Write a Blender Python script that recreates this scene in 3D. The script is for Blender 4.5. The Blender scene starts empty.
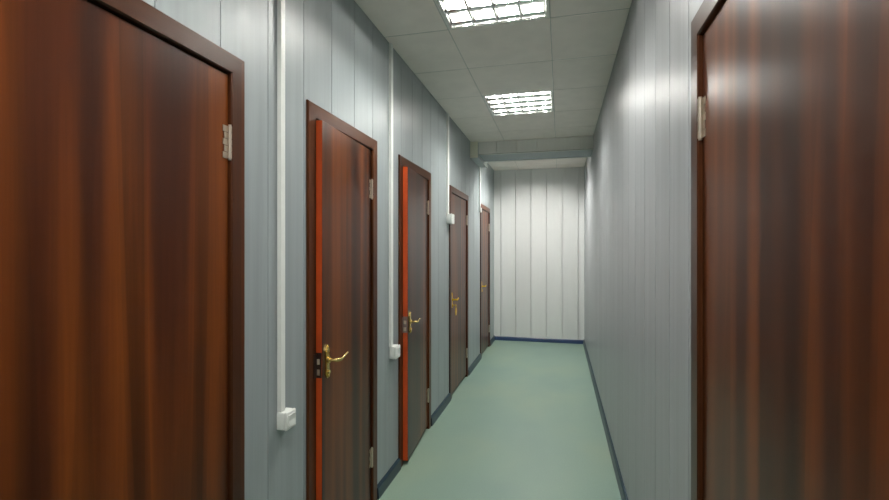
import bpy, bmesh, math, random
from mathutils import Vector, Matrix
random.seed(7)
SC = bpy.context.scene
COL = SC.collection
PI = math.pi

# ------------------------------------------------------------------ sizes
XL, XR = -1.0587, 0.372          # corridor walls
YB, YR = 7.65, -2.5              # end wall, wall behind the camera
EYE = 1.47
ZC = 2.793                       # ceiling
DOOR_TOP = 2.120                 # top of door casing

# ------------------------------------------------------------------ helpers
class MB:
    def __init__(self):
        self.bm = bmesh.new()
    def box(self, x0, x1, y0, y1, z0, z1, bev=0.0, seg=2):
        r = bmesh.ops.create_cube(self.bm, size=1.0)
        vs = r['verts']
        for v in vs:
            v.co = Vector(((x0+x1)/2 + v.co.x*(x1-x0), (y0+y1)/2 + v.co.y*(y1-y0), (z0+z1)/2 + v.co.z*(z1-z0)))
        if bev > 0:
            es = list({e for v in vs for e in v.link_edges})
            bmesh.ops.bevel(self.bm, geom=es, offset=bev, segments=seg, affect='EDGES', profile=0.5)
        return self
    def prism(self, pts, axis, a0, a1):
        """extrude closed 2D outline along axis (0=x,1=y,2=z)"""
        def mk(p, a):
            if axis == 0: return (a, p[0], p[1])
            if axis == 1: return (p[0], a, p[1])
            return (p[0], p[1], a)
        A = [self.bm.verts.new(mk(p, a0)) for p in pts]
        B = [self.bm.verts.new(mk(p, a1)) for p in pts]
        n = len(pts)
        fs = [self.bm.faces.new(A), self.bm.faces.new(B[::-1])]
        for i in range(n):
            fs.append(self.bm.faces.new((A[i], B[i], B[(i+1) % n], A[(i+1) % n])))
        bmesh.ops.recalc_face_normals(self.bm, faces=fs)
        return self
    def tube(self, path, rad, n=12, flat=1.0, up=(0, 0, 1)):
        """round bar along a path; rad may be a list; flat squashes along up"""
        P = [Vector(p) for p in path]
        if not isinstance(rad, (list, tuple)): rad = [rad]*len(P)
        rings = []
        u0 = Vector(up)
        for i, p in enumerate(P):
            t = (P[min(i+1, len(P)-1)] - P[max(i-1, 0)]).normalized()
            s = t.cross(u0)
            if s.length < 1e-4: s = t.cross(Vector((1, 0, 0)))
            s.normalize(); w = s.cross(t).normalized()
            rings.append([self.bm.verts.new(p + s*math.cos(2*PI*k/n)*rad[i] + w*math.sin(2*PI*k/n)*rad[i]*flat) for k in range(n)])
        fs = []
        for a, b in zip(rings[:-1], rings[1:]):
            for k in range(n):
                fs.append(self.bm.faces.new((a[k], a[(k+1) % n], b[(k+1) % n], b[k])))
        fs.append(self.bm.faces.new(rings[0][::-1])); fs.append(self.bm.faces.new(rings[-1]))
        bmesh.ops.recalc_face_normals(self.bm, faces=fs)
        return self
    def build(self, name, m, parent=None, loc=(0, 0, 0), rz=0.0, smooth=False):
        me = bpy.data.meshes.new(name)
        bmesh.ops.recalc_face_normals(self.bm, faces=self.bm.faces)
        self.bm.to_mesh(me); self.bm.free()
        me.materials.append(m)
        if smooth:
            for p in me.polygons: p.use_smooth = True
            me.set_sharp_from_angle(angle=math.radians(35))
        o = bpy.data.objects.new(name, me); COL.objects.link(o)
        o.location = loc; o.rotation_euler = (0, 0, rz)
        if parent: o.parent = parent
        return o

def empty(name, loc, rz=0.0):
    o = bpy.data.objects.new(name, None); COL.objects.link(o)
    o.empty_display_size = 0.1
    o.location = loc; o.rotation_euler = (0, 0, rz)
    return o
def tag(o, label=None, cat=None, group=None, kind=None):
    if label: o['label'] = label
    if cat: o['category'] = cat
    if group: o['group'] = group
    if kind: o['kind'] = kind
    return o

# ------------------------------------------------------------------ materials
def lin(c):
    return tuple(((v/255)/12.92 if v/255 <= 0.04045 else ((v/255+0.055)/1.055)**2.4) for v in c) + (1.0,)

class NT:
    def __init__(self, name):
        self.m = bpy.data.materials.new(name); self.m.use_nodes = True
        self.t = self.m.node_tree; self.b = self.t.nodes['Principled BSDF']
        self.co = self.t.nodes.new('ShaderNodeTexCoord')
    def n(self, typ, **kw):
        d = self.t.nodes.new(typ)
        for k, v in kw.items(): setattr(d, k, v)
        return d
    def l(self, a, b): self.t.links.new(a, b)
    def mapped(self, scale, off=(0, 0, 0), src='Object'):
        mp = self.n('ShaderNodeMapping'); mp.inputs['Scale'].default_value = scale; mp.inputs['Location'].default_value = off
        self.l(self.co.outputs[src], mp.inputs['Vector']); return mp.outputs['Vector']
    def noise(self, vec, scale=1.0, detail=2.0, rough=0.5):
        d = self.n('ShaderNodeTexNoise'); d.inputs['Scale'].default_value = scale
        d.inputs['Detail'].default_value = detail; d.inputs['Roughness'].default_value = rough
        self.l(vec, d.inputs['Vector']); return d.outputs['Fac']
    def ramp(self, fac, stops, interp='LINEAR'):
        r = self.n('ShaderNodeValToRGB'); r.color_ramp.interpolation = interp
        el = r.color_ramp.elements
        while len(el) < len(stops): el.new(0.5)
        for e, (p, c) in zip(el, stops): e.position = p; e.color = c
        self.l(fac, r.inputs['Fac']); return r.outputs['Color']
    def mix(self, a, b, fac, mode='MIX'):
        x = self.n('ShaderNodeMix', data_type='RGBA', blend_type=mode)
        for i, v in ((0, fac), (6, a), (7, b)):
            if hasattr(v, 'is_linked'): self.l(v, x.inputs[i])
            else: x.inputs[i].default_value = v
        return x.outputs[2]
    def math(self, op, a, b=0.0):
        x = self.n('ShaderNodeMath', operation=op)
        for i, v in ((0, a), (1, b)):
            if hasattr(v, 'is_linked'): self.l(v, x.inputs[i])
            else: x.inputs[i].default_value = v
        return x.outputs[0]
    def bump(self, h, strength=0.1, dist=0.002):
        b = self.n('ShaderNodeBump'); b.inputs['Strength'].default_value = strength; b.inputs['Distance'].default_value = dist
        self.l(h, b.inputs['Height']); self.l(b.outputs['Normal'], self.b.inputs['Normal'])
    def fin(self, color=None, rough=0.5, metal=0.0, spec=0.5, coat=0.0, coat_rough=0.1):
        I = self.b.inputs
        if color is not None:
            if hasattr(color, 'is_linked'): self.l(color, I['Base Color'])
            else: I['Base Color'].default_value = color
        if hasattr(rough, 'is_linked'): self.l(rough, I['Roughness'])
        else: I['Roughness'].default_value = rough
        I['Metallic'].default_value = metal; I['Specular IOR Level'].default_value = spec
        I['Coat Weight'].default_value = coat; I['Coat Roughness'].default_value = coat_rough
        return self.m

def plain(name, c, rough=0.5, metal=0.0, spec=0.5, vary=0.06, scale=30):
    t = NT(name)
    f = t.noise(t.mapped((scale, scale, scale)), 1.0, 3)
    a = lin(c); lo = tuple(v*(1-vary) for v in a[:3])+(1,); hi = tuple(min(1, v*(1+vary)) for v in a[:3])+(1,)
    return t.fin(t.ramp(f, [(0.3, lo), (0.7, hi)]), rough, metal, spec)

def wood(name, seed, light=(104, 54, 18), dark=(36, 15, 7), mid=(61, 27, 10), rough=0.3, axis='y', bands=6.0):
    """mahogany laminate: broad soft vertical staves over a fine straight grain"""
    t = NT(name)
    sc = (bands, bands, 0.22) if axis == 'y' else (bands, 0.22, bands)
    fg = (90, 90, 2.0) if axis == 'y' else (90, 2.0, 90)
    o = (seed*3.7, seed*5.3, seed*1.9)
    broad = t.noise(t.mapped(sc, o), 1.0, 1.5, 0.45)
    base = t.ramp(broad, [(0.33, lin(dark)), (0.44, lin(mid)), (0.55, lin(light)), (0.66, lin(mid)), (0.75, lin(dark))])
    # staves with crisp sides
    st = t.noise(t.mapped(tuple(v*1.9 for v in sc), (o[1], o[0], o[2])), 1.0, 0.0)
    stave = t.ramp(st, [(0.40, (0.60, 0.57, 0.57, 1)), (0.42, (0.86, 0.85, 0.85, 1)), (0.50, (0.94, 0.94, 0.94, 1)), (0.515, (1.12, 1.10, 1.05, 1)), (0.60, (1.14, 1.10, 1.05, 1)), (0.62, (1.2, 1.17, 1.1, 1))])
    c = t.mix(base, stave, 1.0, 'MULTIPLY')
    grain = t.noise(t.mapped(fg, o), 1.0, 3.0, 0.6)
    g = t.ramp(grain, [(0.3, (0.86, 0.84, 0.84, 1)), (0.7, (1.06, 1.06, 1.06, 1))])
    c = t.mix(c, g, 1.0, 'MULTIPLY')
    return t.fin(c, rough, 0.0, 0.22)

def panel_mat(name, base, axis, rough=0.38, streak=0.10, pan=0.05, off=0.0):
    """lacquered wall panels: each 25 cm board a touch different, fine vertical brushing"""
    t = NT(name)
    sep = t.n('ShaderNodeSeparateXYZ'); t.l(t.co.outputs['Object'], sep.inputs[0])
    v = sep.outputs[axis]
    idx = t.math('FLOOR', t.math('DIVIDE', t.math('ADD', v, -off), 0.25))
    wn = t.n('ShaderNodeTexWhiteNoise', noise_dimensions='1D'); t.l(idx, wn.inputs['W'])
    a = lin(base)
    def k(f): return tuple(min(1, x*f) for x in a[:3])+(1,)
    c = t.ramp(wn.outputs['Value'], [(0.0, k(1-pan)), (1.0, k(1+pan))])
    s = t.noise(t.mapped((28, 28, 0.9)), 1.0, 4.0, 0.6)
    sr = t.ramp(s, [(0.28, (1-streak,)*3+(1,)), (0.72, (1+streak,)*3+(1,))])
    c = t.mix(c, sr, 1.0, 'MULTIPLY')
    rr = t.n('ShaderNodeMapRange'); t.l(s, rr.inputs['Value'])
    rr.inputs['To Min'].default_value = rough-0.1; rr.inputs['To Max'].default_value = rough+0.1
    t.bump(t.noise(t.mapped((60, 60, 1.2)), 1.0, 3.0), 0.12, 0.002)
    return t.fin(c, rr.outputs['Result'], 0.0, 0.5)

M = {}
M['wall_l'] = panel_mat('grey_wall_panel', (152, 160, 162), 1, off=1.527-1.5)
M['wall_r'] = panel_mat('grey_brushed_wall_panel', (152, 155, 158), 1, streak=0.16, off=0.02)
M['wall_b'] = panel_mat('pale_end_wall_panel', (228, 229, 228), 0, streak=0.015, pan=0.03, rough=0.45, off=-0.933)
M['fascia'] = panel_mat('grey_beam_panel', (240, 239, 235), 0, streak=0.02, pan=0.03, rough=0.5)
M['ceil'] = plain('ceiling_tile_grey', (248, 241, 233), 0.8, vary=0.03, scale=8)
M['grid'] = plain('ceiling_grid_metal', (188, 190, 184), 0.5)
M['base'] = plain('dark_teal_plinth', (24, 48, 62), 0.35)
M['base_b'] = plain('navy_plinth', (46, 66, 102), 0.35)
M['white'] = plain('white_plastic', (236, 238, 234), 0.35, vary=0.02)
M['cream'] = plain('cream_duct_metal', (244, 241, 222), 0.5, vary=0.03)
M['duct'] = plain('grey_duct_metal', (168, 176, 176), 0.45)
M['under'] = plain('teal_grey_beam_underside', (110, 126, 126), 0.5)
M['brass'] = plain('polished_brass', (228, 200, 132), 0.22, 1.0, vary=0.08)
M['gold'] = plain('yellow_gold_metal', (240, 196, 40), 0.3, 0.85, vary=0.06)
M['steel'] = plain('satin_hinge_steel', (214, 200, 184), 0.3, 0.9, vary=0.05)
M['bronze'] = plain('dark_bronze_lock_plate', (70, 52, 46), 0.35, 0.6)
M['lockgrey'] = plain('dull_lock_plate_steel', (150, 132, 130), 0.35, 0.8)
M['edge'] = plain('orange_red_edge_band', (192, 76, 28), 0.4, vary=0.12, scale=12)
M['alu'] = plain('mirror_louvre_aluminium', (228, 230, 228), 0.10, 1.0, vary=0.03)
M['lampwhite'] = plain('white_lamp_housing', (238, 238, 232), 0.5, vary=0.02)

t = NT('green_linoleum')
f1 = t.noise(t.mapped((1.1, 0.8, 1)), 1.0, 3.0)
c = t.ramp(f1, [(0.32, lin((126, 151, 141))), (0.5, lin((133, 157, 143))), (0.68, lin((142, 162, 142)))])
f2 = t.noise(t.mapped((120, 120, 1)), 1.0, 4.0)
c = t.mix(c, t.ramp(f2, [(0.3, (0.95,)*3+(1,)), (0.7, (1.04,)*3+(1,))]), 1.0, 'MULTIPLY')
M['floor'] = t.fin(c, 0.42, 0.0, 0.4)

def tube_mat(name, e):
    t = NT(name)
    t.b.inputs['Emission Color'].default_value = (1.0, 0.985, 0.93, 1)
    t.b.inputs['Emission Strength'].default_value = e
    return t.fin((0.9, 0.9, 0.9, 1), 0.5)
M['tube'] = tube_mat('lit_fluorescent_tube', 135.0)
M['tube_boost'] = tube_mat('boosted_fluorescent_tube', 265.0)  # emission boosted only to lift the end wall, not a different tube

# ------------------------------------------------------------------ panelled walls with real joints and door openings
GAP, DEEP = 0.004, 0.005
GAPB = 0.009                     # wider joints of the end wall boards
def joints(a, b, off, pitch=0.25):
    k = math.ceil((a-off)/pitch); out = []
    while off+k*pitch < b - 0.01:
        if off+k*pitch > a+0.01: out.append(off+k*pitch)
        k += 1
    return out
def side_wall(name, X, sgn, off, openings, m, label):
    """sgn: direction from the face into the wall"""
    w = MB()
    js = joints(YR, YB, off)
    cuts = sorted(set([YR, YB] + [v for o in openings for v in o[:2]] + [v for j in js for v in (j-GAP/2, j+GAP/2)]))
    for a, b in zip(cuts[:-1], cuts[1:]):
        if b-a < 1e-6: continue
        mid = (a+b)/2
        d = DEEP if any(abs(mid-j) < GAP/2 for j in js) else 0.0
        z0 = 0.0
        for (o0, o1, oz) in openings:
            if o0 < mid < o1: z0 = oz
        xs = sorted((X+sgn*d, X+sgn*0.11))
        w.box(xs[0], xs[1], a, b, z0, ZC+0.02)
    o = w.build(name, m)
    return tag(o, label, 'wall', kind='structure')

CAS = 0.066     # casing width
# doors: name -> (outer casing near Y, outer casing far Y)
LD = [(0.36, 1.382), (1.796, 2.573), (2.968, 3.756), (4.450, 5.395), (6.27, 7.15)]
RD = (0.55, 1.450)
OT = DOOR_TOP - CAS + 0.012      # rough opening top
def opening(d): return (d[0]+CAS-0.012, d[1]-CAS+0.012, OT)
side_wall('wall_left', XL, -1, 1.527, [opening(d) for d in LD], M['wall_l'], 'long grey panelled left wall with the row of brown doors')
side_wall('wall_right', XR, 1, 0.02, [opening(RD)], M['wall_r'], 'long grey brushed panel wall on the right side')
w = MB()
offb = -0.944
js = joints(XL, XR, offb, 0.2445)
cuts = sorted([XL-0.1, XR+0.1] + [v for j in js for v in (j-GAPB/2, j+GAPB/2)])
for a, b in zip(cuts[:-1], cuts[1:]):
    d = 0.05 if any(abs((a+b)/2-j) < GAPB/2 for j in js) else 0.0
    w.box(a, b, YB+d, YB+0.1, 0, ZC+0.02)
tag(w.build('wall_back', M['wall_b']), 'pale panelled end wall closing the corridor', 'wall', kind='structure')
w = MB(); w.box(XL-0.1, XR+0.1, YR-0.1, YR, 0, ZC+0.02)
tag(w.build('wall_front', M['wall_b']), 'pale wall at the near end of the corridor', 'wall', kind='structure')
w = MB(); w.box(XL-0.25, XR+0.25, YR-0.1, YB+0.1, -0.05, 0)
tag(w.build('floor', M['floor']), 'smooth pale green linoleum corridor floor', 'floor', kind='structure')

# baseboards, interrupted at the doors
def plinth(name, X, sgn, spans, label):
    b = MB()
    for a, c in spans:
        x0, x1 = sorted((X, X+sgn*0.012))
        b.prism([(X, 0), (X+sgn*0.020, 0), (X+sgn*0.016, 0.062), (X+sgn*0.008, 0.074), (X, 0.074)], 1, a, c)
    return tag(b.build(name, M['base']), label, 'baseboard', kind='structure')
sp = []; y = YR
for d in LD: sp.append((y, d[0])); y = d[1]
sp.append((y, YB))
plinth('baseboard_left', XL, 1, sp, 'dark teal baseboard lengths between the left doors')
plinth('baseboard_right', XR, -1, [(YR, RD[0]), (RD[1], YB)], 'dark teal baseboard along the foot of the right wall')
b = MB(); b.prism([(YB, 0), (YB-0.016, 0), (YB-0.012, 0.055), (YB-0.006, 0.062), (YB, 0.062)], 0, XL, XR)
tag(b.build('baseboard_back', M['base_b']), 'navy baseboard along the foot of the end wall', 'baseboard', kind='structure')

# ------------------------------------------------------------------ ceiling: lay-in tiles, grid, openings for the lamps
GX = [XL, -0.650, -0.053, XR]
BY0, BY1 = 5.60, 6.07            # cross beam
P = 0.612
gy = [YR] + [2.71+P*k for k in range(-8, 5) if 2.71+P*k > YR+0.02] + [BY0+0.02]
gy2 = [BY1-0.02, 6.15, 6.75, 7.362, YB]
lampcells = [(-1.574, ), (0.262, ), (2.098, ), (3.934, ), (6.15, )]
cl = MB()
LAMPS = []
for ys in (gy, gy2):
    for a, b_ in zip(ys[:-1], ys[1:]):
        for i in range(3):
            if i == 1 and any(abs(a-l[0]) < 0.03 for l in lampcells):
                LAMPS.append(((GX[1]+GX[2])/2 , (a+b_)/2, GX[2]-GX[1], b_-a)); continue
            cl.box(GX[i]+0.0014, GX[i+1]-0.0014, a+0.004, b_-0.004, ZC, ZC+0.018, 0.003, 1)
cl.box(XL-0.1, XR+0.1, YR-0.1, YB+0.1, ZC+0.16, ZC+0.2)
tag(cl.build('ceiling', M['ceil']), 'grey suspended ceiling of square tiles', 'ceiling', kind='structure')
g = MB()
for x in GX[1:3]: 
    g.box(x-0.012, x+0.012, YR, BY0+0.02, ZC+0.0025, ZC+0.03); g.box(x-0.012, x+0.012, BY1-0.02, YB, ZC+0.0025, ZC+0.03)
for yy in gy[1:-1]+gy2[1:-1]: g.box(XL, XR, yy-0.012, yy+0.012, ZC+0.0026, ZC+0.029)
tag(g.build('trim_1', M['grid']), 'thin grey metal grid holding the ceiling tiles', 'ceiling grid', kind='structure')

# ------------------------------------------------------------------ cross beam and side duct
bt = empty('trim_2', (0, BY0, ZC))
tag(bt, 'grey panelled beam crossing under the ceiling before the end wall', 'beam', kind='structure')
ZB = EYE+1.17
f = MB()
js = joints(XL, XR, -0.264, 0.240); cuts = sorted([XL, XR]+[v for j in js for v in (j-0.0035, j+0.0035)])
for a, c in zip(cuts[:-1], cuts[1:]):
    d = 0.028 if any(abs((a+c)/2-j) < 0.0035 for j in js) else 0.0
    f.box(a, c, d, 0.03, ZB-ZC, 0.015)
f.build('fascia', M['fascia'], bt)
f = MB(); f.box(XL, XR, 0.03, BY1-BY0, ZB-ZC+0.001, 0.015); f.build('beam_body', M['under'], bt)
f = MB(); f.box(XL+0.09, XR, -0.004, 0.012, ZB-ZC-0.004, ZB-ZC+0.006); f.build('front_edge_strip', M['grid'], bt)
f = MB(); f.box(XL+0.09, XR, BY1-BY0-0.02, BY1-BY0+0.004, ZB-ZC-0.006, ZB-ZC+0.006); f.build('back_edge_strip', M['lampwhite'], bt)

dt = empty('duct_box', (XL+0.047, 5.55, ZC-0.193))
tag(dt, 'small square duct with cream end running along top of left wall through the beam', 'duct')
f = MB(); f.box(-0.047, 0.047, 0.004, 0.69, -0.001, 0.190, 0.003); f.build('duct_casing', M['duct'], dt)
f = MB(); f.box(-0.0472, 0.0482, -0.002, 0.006, -0.003, 0.191, 0.0015); f.build('end_cap', M['cream'], dt)['label'] = 'cream end cap of the duct'
f = MB(); f.box(0.040, 0.060, 0.672, 0.70, -0.012, 0.028, 0.003); f.build('bracket', M['white'], dt)['label'] = 'small white bracket at the far end'

# ------------------------------------------------------------------ lamps
def make_lamp(cx, cy, wx, wy):
    L = empty('ceiling_light', (cx, cy, ZC))
    hw, hd = wx/2-0.004, wy/2-0.004
    lw, ld = 0.278, 0.288
    m = MB()
    for (x0, x1, y0, y1) in ((-hw, -lw, -hd, hd), (lw, hw, -hd, hd), (-lw, lw, -hd, -ld), (-lw, lw, ld, hd)):
        m.box(x0, x1, y0, y1, -0.002, 0.012)
    m.build('frame', M['lampwhite'], L)
    m = MB()   # open-bottomed tray
    m.box(-lw-0.004, lw+0.004, -ld-0.004, ld+0.004, 0.078, 0.082)
    for s in (-1, 1):
        m.box(*sorted((s*lw, s*(lw+0.004))), -ld-0.004, ld+0.004, 0.012, 0.078)
        m.box(-lw, lw, *sorted((s*ld, s*(ld+0.004))), 0.012, 0.078)
    m.build('housing', M['lampwhite'], L)
    H = 0.026
    # mirror blades of parabolic section: thin lip below, flaring towards the top
    PROF = [(0.0022, 0.001), (0.0022, 0.006), (0.0030, 0.011), (0.0045, 0.016), (0.0075, 0.021), (0.0105, H)]
    lip = [(0.0052, -0.001), (0.0052, 0.003), (0.0030, 0.007), (0.0030, 0.011), (0.0045, 0.016), (0.0075, 0.021), (0.0105, H)]
    def blade(c, lo, hi, axis, edge, dz):
        prof = lip if axis == 1 else PROF
        left = [(c-w_, z_+dz) for w_, z_ in prof]; right = [(c+w_, z_+dz) for w_, z_ in prof]
        if edge < 0: left = [(c-0.0012, prof[0][1]+dz), (c-0.0012, H+dz)]
        if edge > 0: right = [(c+0.0012, prof[0][1]+dz), (c+0.0012, H+dz)]
        m = MB(); m.prism(left + right[::-1], axis, lo, hi)
        m.build('louvre_blade', M['alu'], L, smooth=True)
    for k in range(5):
        blade(-lw+0.004 + k*(2*lw-0.008)/4, -ld+0.002, ld-0.002, 1, -1 if k == 0 else (1 if k == 4 else 0), 0.0)
    for k in range(5):
        blade(-ld+0.004 + k*(2*ld-0.008)/4, -lw+0.002, lw-0.002, 0, -1 if k == 0 else (1 if k == 4 else 0), 0.0005)
    for k in range(4):
        x = -lw+0.004 + (k+0.5)*(2*lw-0.008)/4
        m = MB(); m.tube([(x, -ld+0.012, 0.045), (x, ld-0.012, 0.045)], 0.013, 14)
        m.build('fluorescent_tube', M['tube'], L, smooth=True)
    return L
def copy_tree(o):
    r = o.copy(); COL.objects.link(r)
    for ch in list(o.children):
        c = ch.copy(); COL.objects.link(c); c.parent = r
        for gch in list(ch.children):
            d = gch.copy(); COL.objects.link(d); d.parent = c
    return r
LL = ['square louvred ceiling lamp well behind the viewpoint', 'square louvred ceiling lamp overhead, out of view',
      'larger, nearer lit louvred ceiling lamp cut off by the top edge of the picture', 'smaller, farther lit louvred ceiling lamp, whole in view before the beam',
      'lit louvred ceiling lamp hidden behind the cross beam']
lamp0 = None
for i, (cx, cy, wx, wy) in enumerate(sorted(LAMPS, key=lambda q: q[1])):
    if lamp0 is None:
        lamp0 = make_lamp(cx, cy, wx, 0.612); o = lamp0
    else:
        o = copy_tree(lamp0); o.location = (cx, cy, ZC)
    if i == 4:                     # same tubes behind the beam, extra strength added to brighten the end wall
        for ch in o.children:
            if ch.name.startswith('fluorescent'):
                ch.data = ch.data.copy(); ch.data.materials[0] = M['tube_boost']
    tag(o, LL[i], 'ceiling lamp', 'louvred ceiling lamps')

# ------------------------------------------------------------------ doors
def make_door(name, X, near, far, right, angle, seed, label, metal, plate, hinge_m, thick=0.034, lev=1.0, wkw={}):
    """local frame: +x out of the wall into the corridor, y along the wall, hinges at the far jamb"""
    W = far-near
    D = empty(name, (X, (near+far)/2, 0), PI if right else 0.0)
    tag(D, label, 'door', kind='structure')
    hs = -1 if right else 1
    W2 = W/2
    wf = wood('mahogany_casing_%d' % seed, seed+20, (84, 47, 24), (54, 29, 16), (68, 37, 19), 0.32, bands=4)
    wl = wood('mahogany_leaf_%d' % seed, seed, **wkw)
    PJ = 0.012
    # casing: two legs and a mitred head, rounded outer arris, plus the jamb lining and stop
    for s in (-1, 1):
        m = MB()
        a, c = s*W2, s*(W2-CAS)
        r = 0.004
        m.bm.verts.ensure_lookup_table()
        pts = [(0, 0)]
        def ring(z_a, z_c):
            return None
        # mitred leg as an 8-point solid
        za, zc = DOOR_TOP, DOOR_TOP-CAS
        v = [(0, a, 0), (PJ-r, a, 0), (PJ, a-s*r, 0), (PJ, c+s*r, 0), (PJ-r, c, 0), (-0.10, c, 0), (-0.10, c+s*0.012, 0), (0, c+s*0.012, 0)]
        zt = [za, za, za-r, zc+r, zc, zc, zc+0.012, zc+0.012]
        A = [m.bm.verts.new(p) for p in v]; B = [m.bm.verts.new((p[0], p[1], z)) for p, z in zip(v, zt)]
        n = len(v)
        m.bm.faces.new(A); m.bm.faces.new(B[::-1])
        for i in range(n): m.bm.faces.new((A[i], B[i], B[(i+1) % n], A[(i+1) % n]))
        m.build('door_frame', wf, D)
    m = MB()
    za, zc = DOOR_TOP, DOOR_TOP-CAS; r = 0.004
    prof = [(0, za, W2), (PJ-r, za, W2), (PJ, za-r, W2-r), (PJ, zc+r, W2-CAS+r), (PJ-r, zc, W2-CAS), (-0.10, zc, W2-CAS), (-0.10, zc+0.012, W2-CAS+0.012), (0, zc+0.012, W2-CAS+0.012)]
    A = [m.bm.verts.new((x, -y, z)) for x, z, y in prof]; B = [m.bm.verts.new((x, y, z)) for x, z, y in prof]
    n = len(prof)
    m.bm.faces.new(A); m.bm.faces.new(B[::-1])
    for i in range(n): m.bm.faces.new((A[i], B[i], B[(i+1) % n], A[(i+1) % n]))
    m.build('head_frame', wood('mahogany_head_%d' % seed, seed+40, (84, 47, 24), (54, 29, 16), (68, 37, 19), 0.32, axis='x', bands=4), D)
    # door stop behind the leaf
    m = MB(); s0 = -thick-0.006
    for s in (-1, 1): m.box(s0-0.03, s0, *sorted((s*(W2-CAS), s*(W2-CAS-0.014))), 0, zc)
    m.box(s0-0.03, s0, -(W2-CAS-0.014), W2-CAS-0.014, zc-0.014, zc)
    m.build('door_stop', wf, D)
    # leaf
    lw = W-2*CAS-0.007
    top = zc-0.005
    yh = hs*(W2-CAS-0.0035)
    leaf = MB()
    def Y(d): return -hs*d          # distance from hinge edge -> local y
    leaf.box(-thick, 0.0, *sorted((Y(0), Y(lw-0.0008))), 0.026, top, 0.0015, 2)
    lo = leaf.build('door_leaf', wl, D, (-0.001, yh, 0), hs*angle)
    m = MB(); m.box(-thick+0.001, -0.0012, *sorted((Y(lw-0.0012), Y(lw))), 0.027, top-0.001)
    m.build('edge_band', M['edge'], lo)['label'] = 'orange-red band on the latch edge'
    # handle
    zl = 0.978; dp = lw-0.045
    m = MB()
    hw = 0.017
    hw = 0.020
    outl = [(-hw, -0.075), (-0.010, -0.092), (0, -0.098), (0.010, -0.092), (hw, -0.075), (0.014, -0.02), (hw, 0.045), (0.012, 0.058), (0.006, 0.070), (0, 0.073), (-0.006, 0.070), (-0.012, 0.058), (-hw, 0.045), (-0.014, -0.02)]
    m.prism([(Y(dp)+p[0], zl+p[1]*0.90+0.004) for p in outl], 0, 0.0, 0.006)
    m.prism([(Y(dp)+p[0]*0.72, zl+p[1]*0.82+0.004) for p in outl], 0, 0.006, 0.009)
    m.build('handle_plate', metal, lo)
    m = MB()
    yy = Y(dp)
    sg = hs       # lever points back to the hinge side
    m.tube([(0.006, yy, zl), (0.016, yy, zl)], 0.0145, 16, up=(0, 1, 0))
    path = [(0.014, 0, 0), (0.034, 0, 0), (0.046, 0.004, 0.0), (0.052, 0.016, -0.002), (0.053, 0.036, -0.004), (0.053, 0.060, 0.000), (0.053, 0.086, 0.006), (0.052, 0.108, 0.010), (0.050, 0.124, 0.009), (0.049, 0.130, 0.006)]
    rad = [0.008, 0.008, 0.0095, 0.0095, 0.008, 0.0068, 0.0062, 0.0064, 0.006, 0.003]
    m.tube([(p[0], yy+sg*p[1]*lev, zl+p[2]) for p in path], rad, 12, 0.9)
    m.build('lever', metal, lo, smooth=True)
    m = MB()
    m.tube([(0.008, yy, zl-0.055), (0.016, yy, zl-0.055)], 0.0085, 16, up=(0, 1, 0))
    m.box(0.006, 0.0155, yy-0.004, yy+0.004, zl-0.077, zl-0.055, 0.002)
    m.build('lock_cylinder', metal, lo, smooth=True)
    # lock face on the leaf edge with its bolts
    m = MB(); m.box(-thick+0.003, -0.002, *sorted((Y(lw-0.001), Y(lw+0.0012))), zl-0.072, zl+0.040, 0.0005, 1)
    m.build('lock_faceplate', plate, lo)['label'] = 'metal lock faceplate on the door edge'
    m = MB()
    m.prism([(-thick+0.011, Y(lw)), (-0.010, Y(lw)), (-0.012, Y(lw+0.002)), (-thick+0.011, Y(lw+0.0035))], 2, zl-0.012, zl+0.012)
    m.box(-thick+0.010, -0.011, *sorted((Y(lw), Y(lw+0.0028))), zl-0.060, zl-0.034, 0.0005, 1)
    m.build('latch_bolt', hinge_m, lo)
    # strike plate in the near jamb
    yj = -hs*(W2-CAS)
    m = MB(); m.box(-0.03, 0.0085, *sorted((yj+hs*0.0, yj+hs*0.0012)), zl-0.072, zl+0.04)
    m.box(0.0075, 0.0135, *sorted((yj-hs*0.026, yj+hs*0.0012)), zl-0.070, zl+0.036, 0.0005, 1)
    m.build('strike_plate', plate, D)['label'] = 'dark strike plate on the latch jamb'
    # hinges: knuckled barrel and leaf on the door face
    for zb, zt in ((0.225, 0.332), (1.772, 1.880)):
        m = MB()
        xk, yk = 0.0055, yh+hs*0.0005
        seg = (zt-zb)/5
        for k in range(5):
            m.tube([(xk, yk, zb+k*seg+0.0012), (xk, yk, zb+(k+1)*seg-0.0012)], 0.0066, 14, up=(0, 1, 0))
        m.tube([(xk, yk, zb-0.004), (xk, yk, zt+0.004)], 0.0052, 12, up=(0, 1, 0))
        for k in range(5):
            a, c = zb+k*seg+0.001, zb+(k+1)*seg-0.001
            if k % 2 == 0: m.box(-0.0008, 0.0015, *sorted((yk, yk-hs*0.026)), a, c)
            else: m.box(-0.0008, 0.0015, *sorted((yk, yk-hs*0.020)), a, c)
        hg = m.build('hinge', hinge_m, D, smooth=True)
    return D

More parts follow.
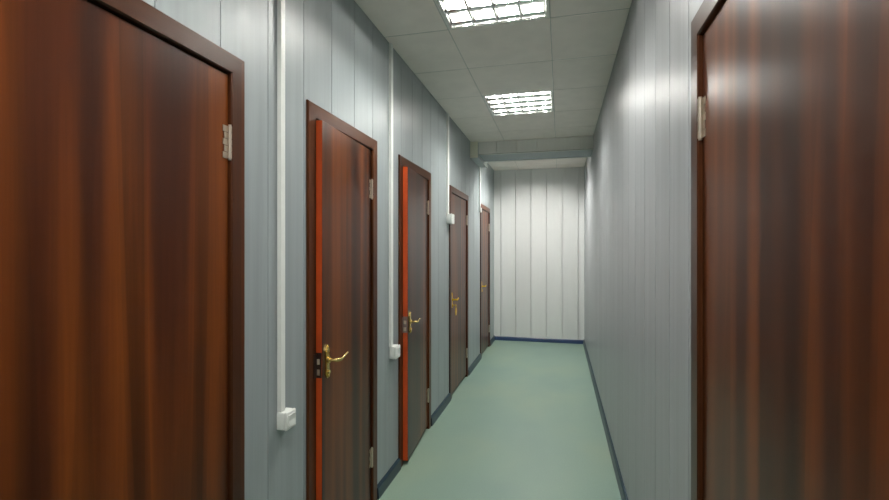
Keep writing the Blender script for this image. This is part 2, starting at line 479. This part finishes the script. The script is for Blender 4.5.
make_door('door_1', XL, *LD[0], False, 0.0, 3, 'nearest brown wooden door on the left wall, shut, filling the left edge', M['brass'], M['bronze'], M['steel'])
make_door('door_2', XL, *LD[1], False, math.radians(3.4), 8, 'brown wooden door standing ajar between the two tall white cable trunkings, brass lever handle', M['brass'], M['bronze'], M['steel'], 0.034)
make_door('door_3', XL, *LD[2], False, math.radians(4.0), 11, 'third brown door from the left edge, ajar with a broad orange edge showing', M['brass'], M['lockgrey'], M['steel'], 0.040, 0.72)
make_door('door_4', XL, *LD[3], False, 0.0, 14, 'shut brown door on the left wall under the high small white box, keys in lock', M['gold'], M['lockgrey'], M['steel'], lev=0.75)
make_door('door_5', XL, *LD[4], False, 0.0, 17, 'farthest small brown door on the left wall beside the pale end wall', M['gold'], M['lockgrey'], M['steel'], lev=0.75)
make_door('door_6', XR, *RD, True, 0.0, 22, 'large brown wooden door on the right wall, shut, filling the right edge', M['brass'], M['bronze'], M['steel'])

# keys hanging in the lock of the fourth door
k4 = LD[3][0]+CAS+0.0035+0.045
kz = 0.978-0.055
K = empty('key_bunch', (XL+0.02, k4, kz-0.08))
tag(K, 'yellow bunch of keys hanging from the lock of the fourth left door', 'keys')
m = MB(); m.tube([(-0.001, 0.0, 0.08), (0.022, 0.0, 0.08)], 0.003, 8, up=(0, 1, 0)); m.prism([(0.010*math.cos(a*PI/6), 0.08+0.012*math.sin(a*PI/6)) for a in range(12)], 0, 0.022, 0.0245)
m.build('key', M['gold'], K)
m = MB(); m.tube([(0.024, 0.014*math.sin(a*PI/8), 0.062+0.014*math.cos(a*PI/8)) for a in range(17)], 0.0014, 6, up=(1, 0, 0)); m.build('key_ring', M['gold'], K)
m = MB(); m.prism([(0.006+0.032*math.cos(a*PI/8), 0.016+0.040*math.sin(a*PI/8)) for a in range(16)], 0, 0.021, 0.025); m.build('key_tag', M['gold'], K)

# ------------------------------------------------------------------ cable trunkings and their boxes
def trunking(y, w, z0, z1, label, dep=0.018):
    T = empty('cable_trunking', (XL, y, z0))
    tag(T, label, 'cable trunking', 'white vertical cable trunkings')
    m = MB(); m.box(0, dep-0.004, -w/2, w/2, 0, z1-z0, 0.001, 1); m.build('channel', M['white'], T)
    m = MB(); m.box(dep-0.006, dep, -w/2-0.001, w/2+0.001, 0.0005, z1-z0, 0.0022, 2); m.build('cover_strip', M['white'], T)
    return T
def box(y, w, z0, z1, dep, label, switch=True):
    B = empty('surface_mount_box', (XL, y, z0))
    tag(B, label, 'electrical box', 'white surface boxes under the trunkings')
    h = z1-z0
    m = MB(); m.box(0, dep*0.72, -w/2, w/2, 0, h, 0.004, 2); m.build('back_box', M['white'], B, smooth=True)
    m = MB(); m.box(dep*0.74, dep, -w/2-0.0015, w/2+0.0015, -0.0015, h+0.0015, 0.006, 3); m.build('front_plate', M['white'], B, smooth=True)
    if switch:
        m = MB(); q = 0.012
        m.prism([(dep-0.002, q), (dep+0.004, q), (dep+0.0015, h/2), (dep+0.005, h-q), (dep-0.002, h-q)], 1, -w/2+q, w/2-q)
        m.build('rocker', M['white'], B)
    else:
        for sy in (-1, 1):
            m = MB(); m.tube([(dep-0.001, sy*(w/2-0.012), h/2), (dep+0.0012, sy*(w/2-0.012), h/2)], 0.003, 10, up=(0, 1, 0))
            m.build('cover_screw', M['steel'], B)
    return B
trunking(1.598, 0.027, EYE-0.622, ZC, 'nearest and thickest white vertical cable trunking, between first and second left doors')
box(1.612, 0.066, EYE-0.690, EYE-0.622, 0.045, 'nearest white surface switch box at foot of thickest trunking')
trunking(2.806, 0.034, EYE-0.612, ZC, 'middle white vertical cable trunking, between the two doors standing ajar')
box(2.838, 0.080, EYE-0.690, EYE-0.612, 0.048, 'white surface switch box touching frame of the third left door')
trunking(4.36, 0.05, EYE+0.355, ZC, 'thin white cable trunking ending high beside the fourth left door')
box(4.39, 0.12, EYE+0.262, EYE+0.355, 0.055, 'small white box high on wall at top corner of fourth left door', False)
trunking(6.20, 0.05, EYE+0.58, ZC-0.195, 'farthest short pale cable trunking below the duct beside the last left door')
box(6.20, 0.075, EYE+0.52, EYE+0.58, 0.03, 'tiny farthest white box beside the last left door frame', False)

# ------------------------------------------------------------------ world, camera, colour
wd = bpy.data.worlds.new('world'); SC.world = wd; wd.use_nodes = True
wd.node_tree.nodes['Background'].inputs[0].default_value = (0.02, 0.02, 0.022, 1)

cam = bpy.data.cameras.new('camera'); co = bpy.data.objects.new('camera', cam); COL.objects.link(co)
cam.sensor_width = 36.0; cam.lens = 36.0*465/889
cam.shift_y = 0.8/889
cam.clip_start = 0.02
co.location = (0, 0, EYE); co.rotation_euler = (PI/2, 0, math.radians(13.95))
SC.camera = co
SC.view_settings.view_transform = 'Standard'
SC.view_settings.look = 'None'
SC.view_settings.exposure = 0.06
SC.view_settings.gamma = 1.0
SC.view_settings.use_curve_mapping = False
SC.cycles.max_bounces = 10
SC.cycles.diffuse_bounces = 6
SC.cycles.caustics_reflective = False
SC.cycles.caustics_refractive = False
SC.cycles.sample_clamp_indirect = 4.0
SC.cycles.use_denoising = True
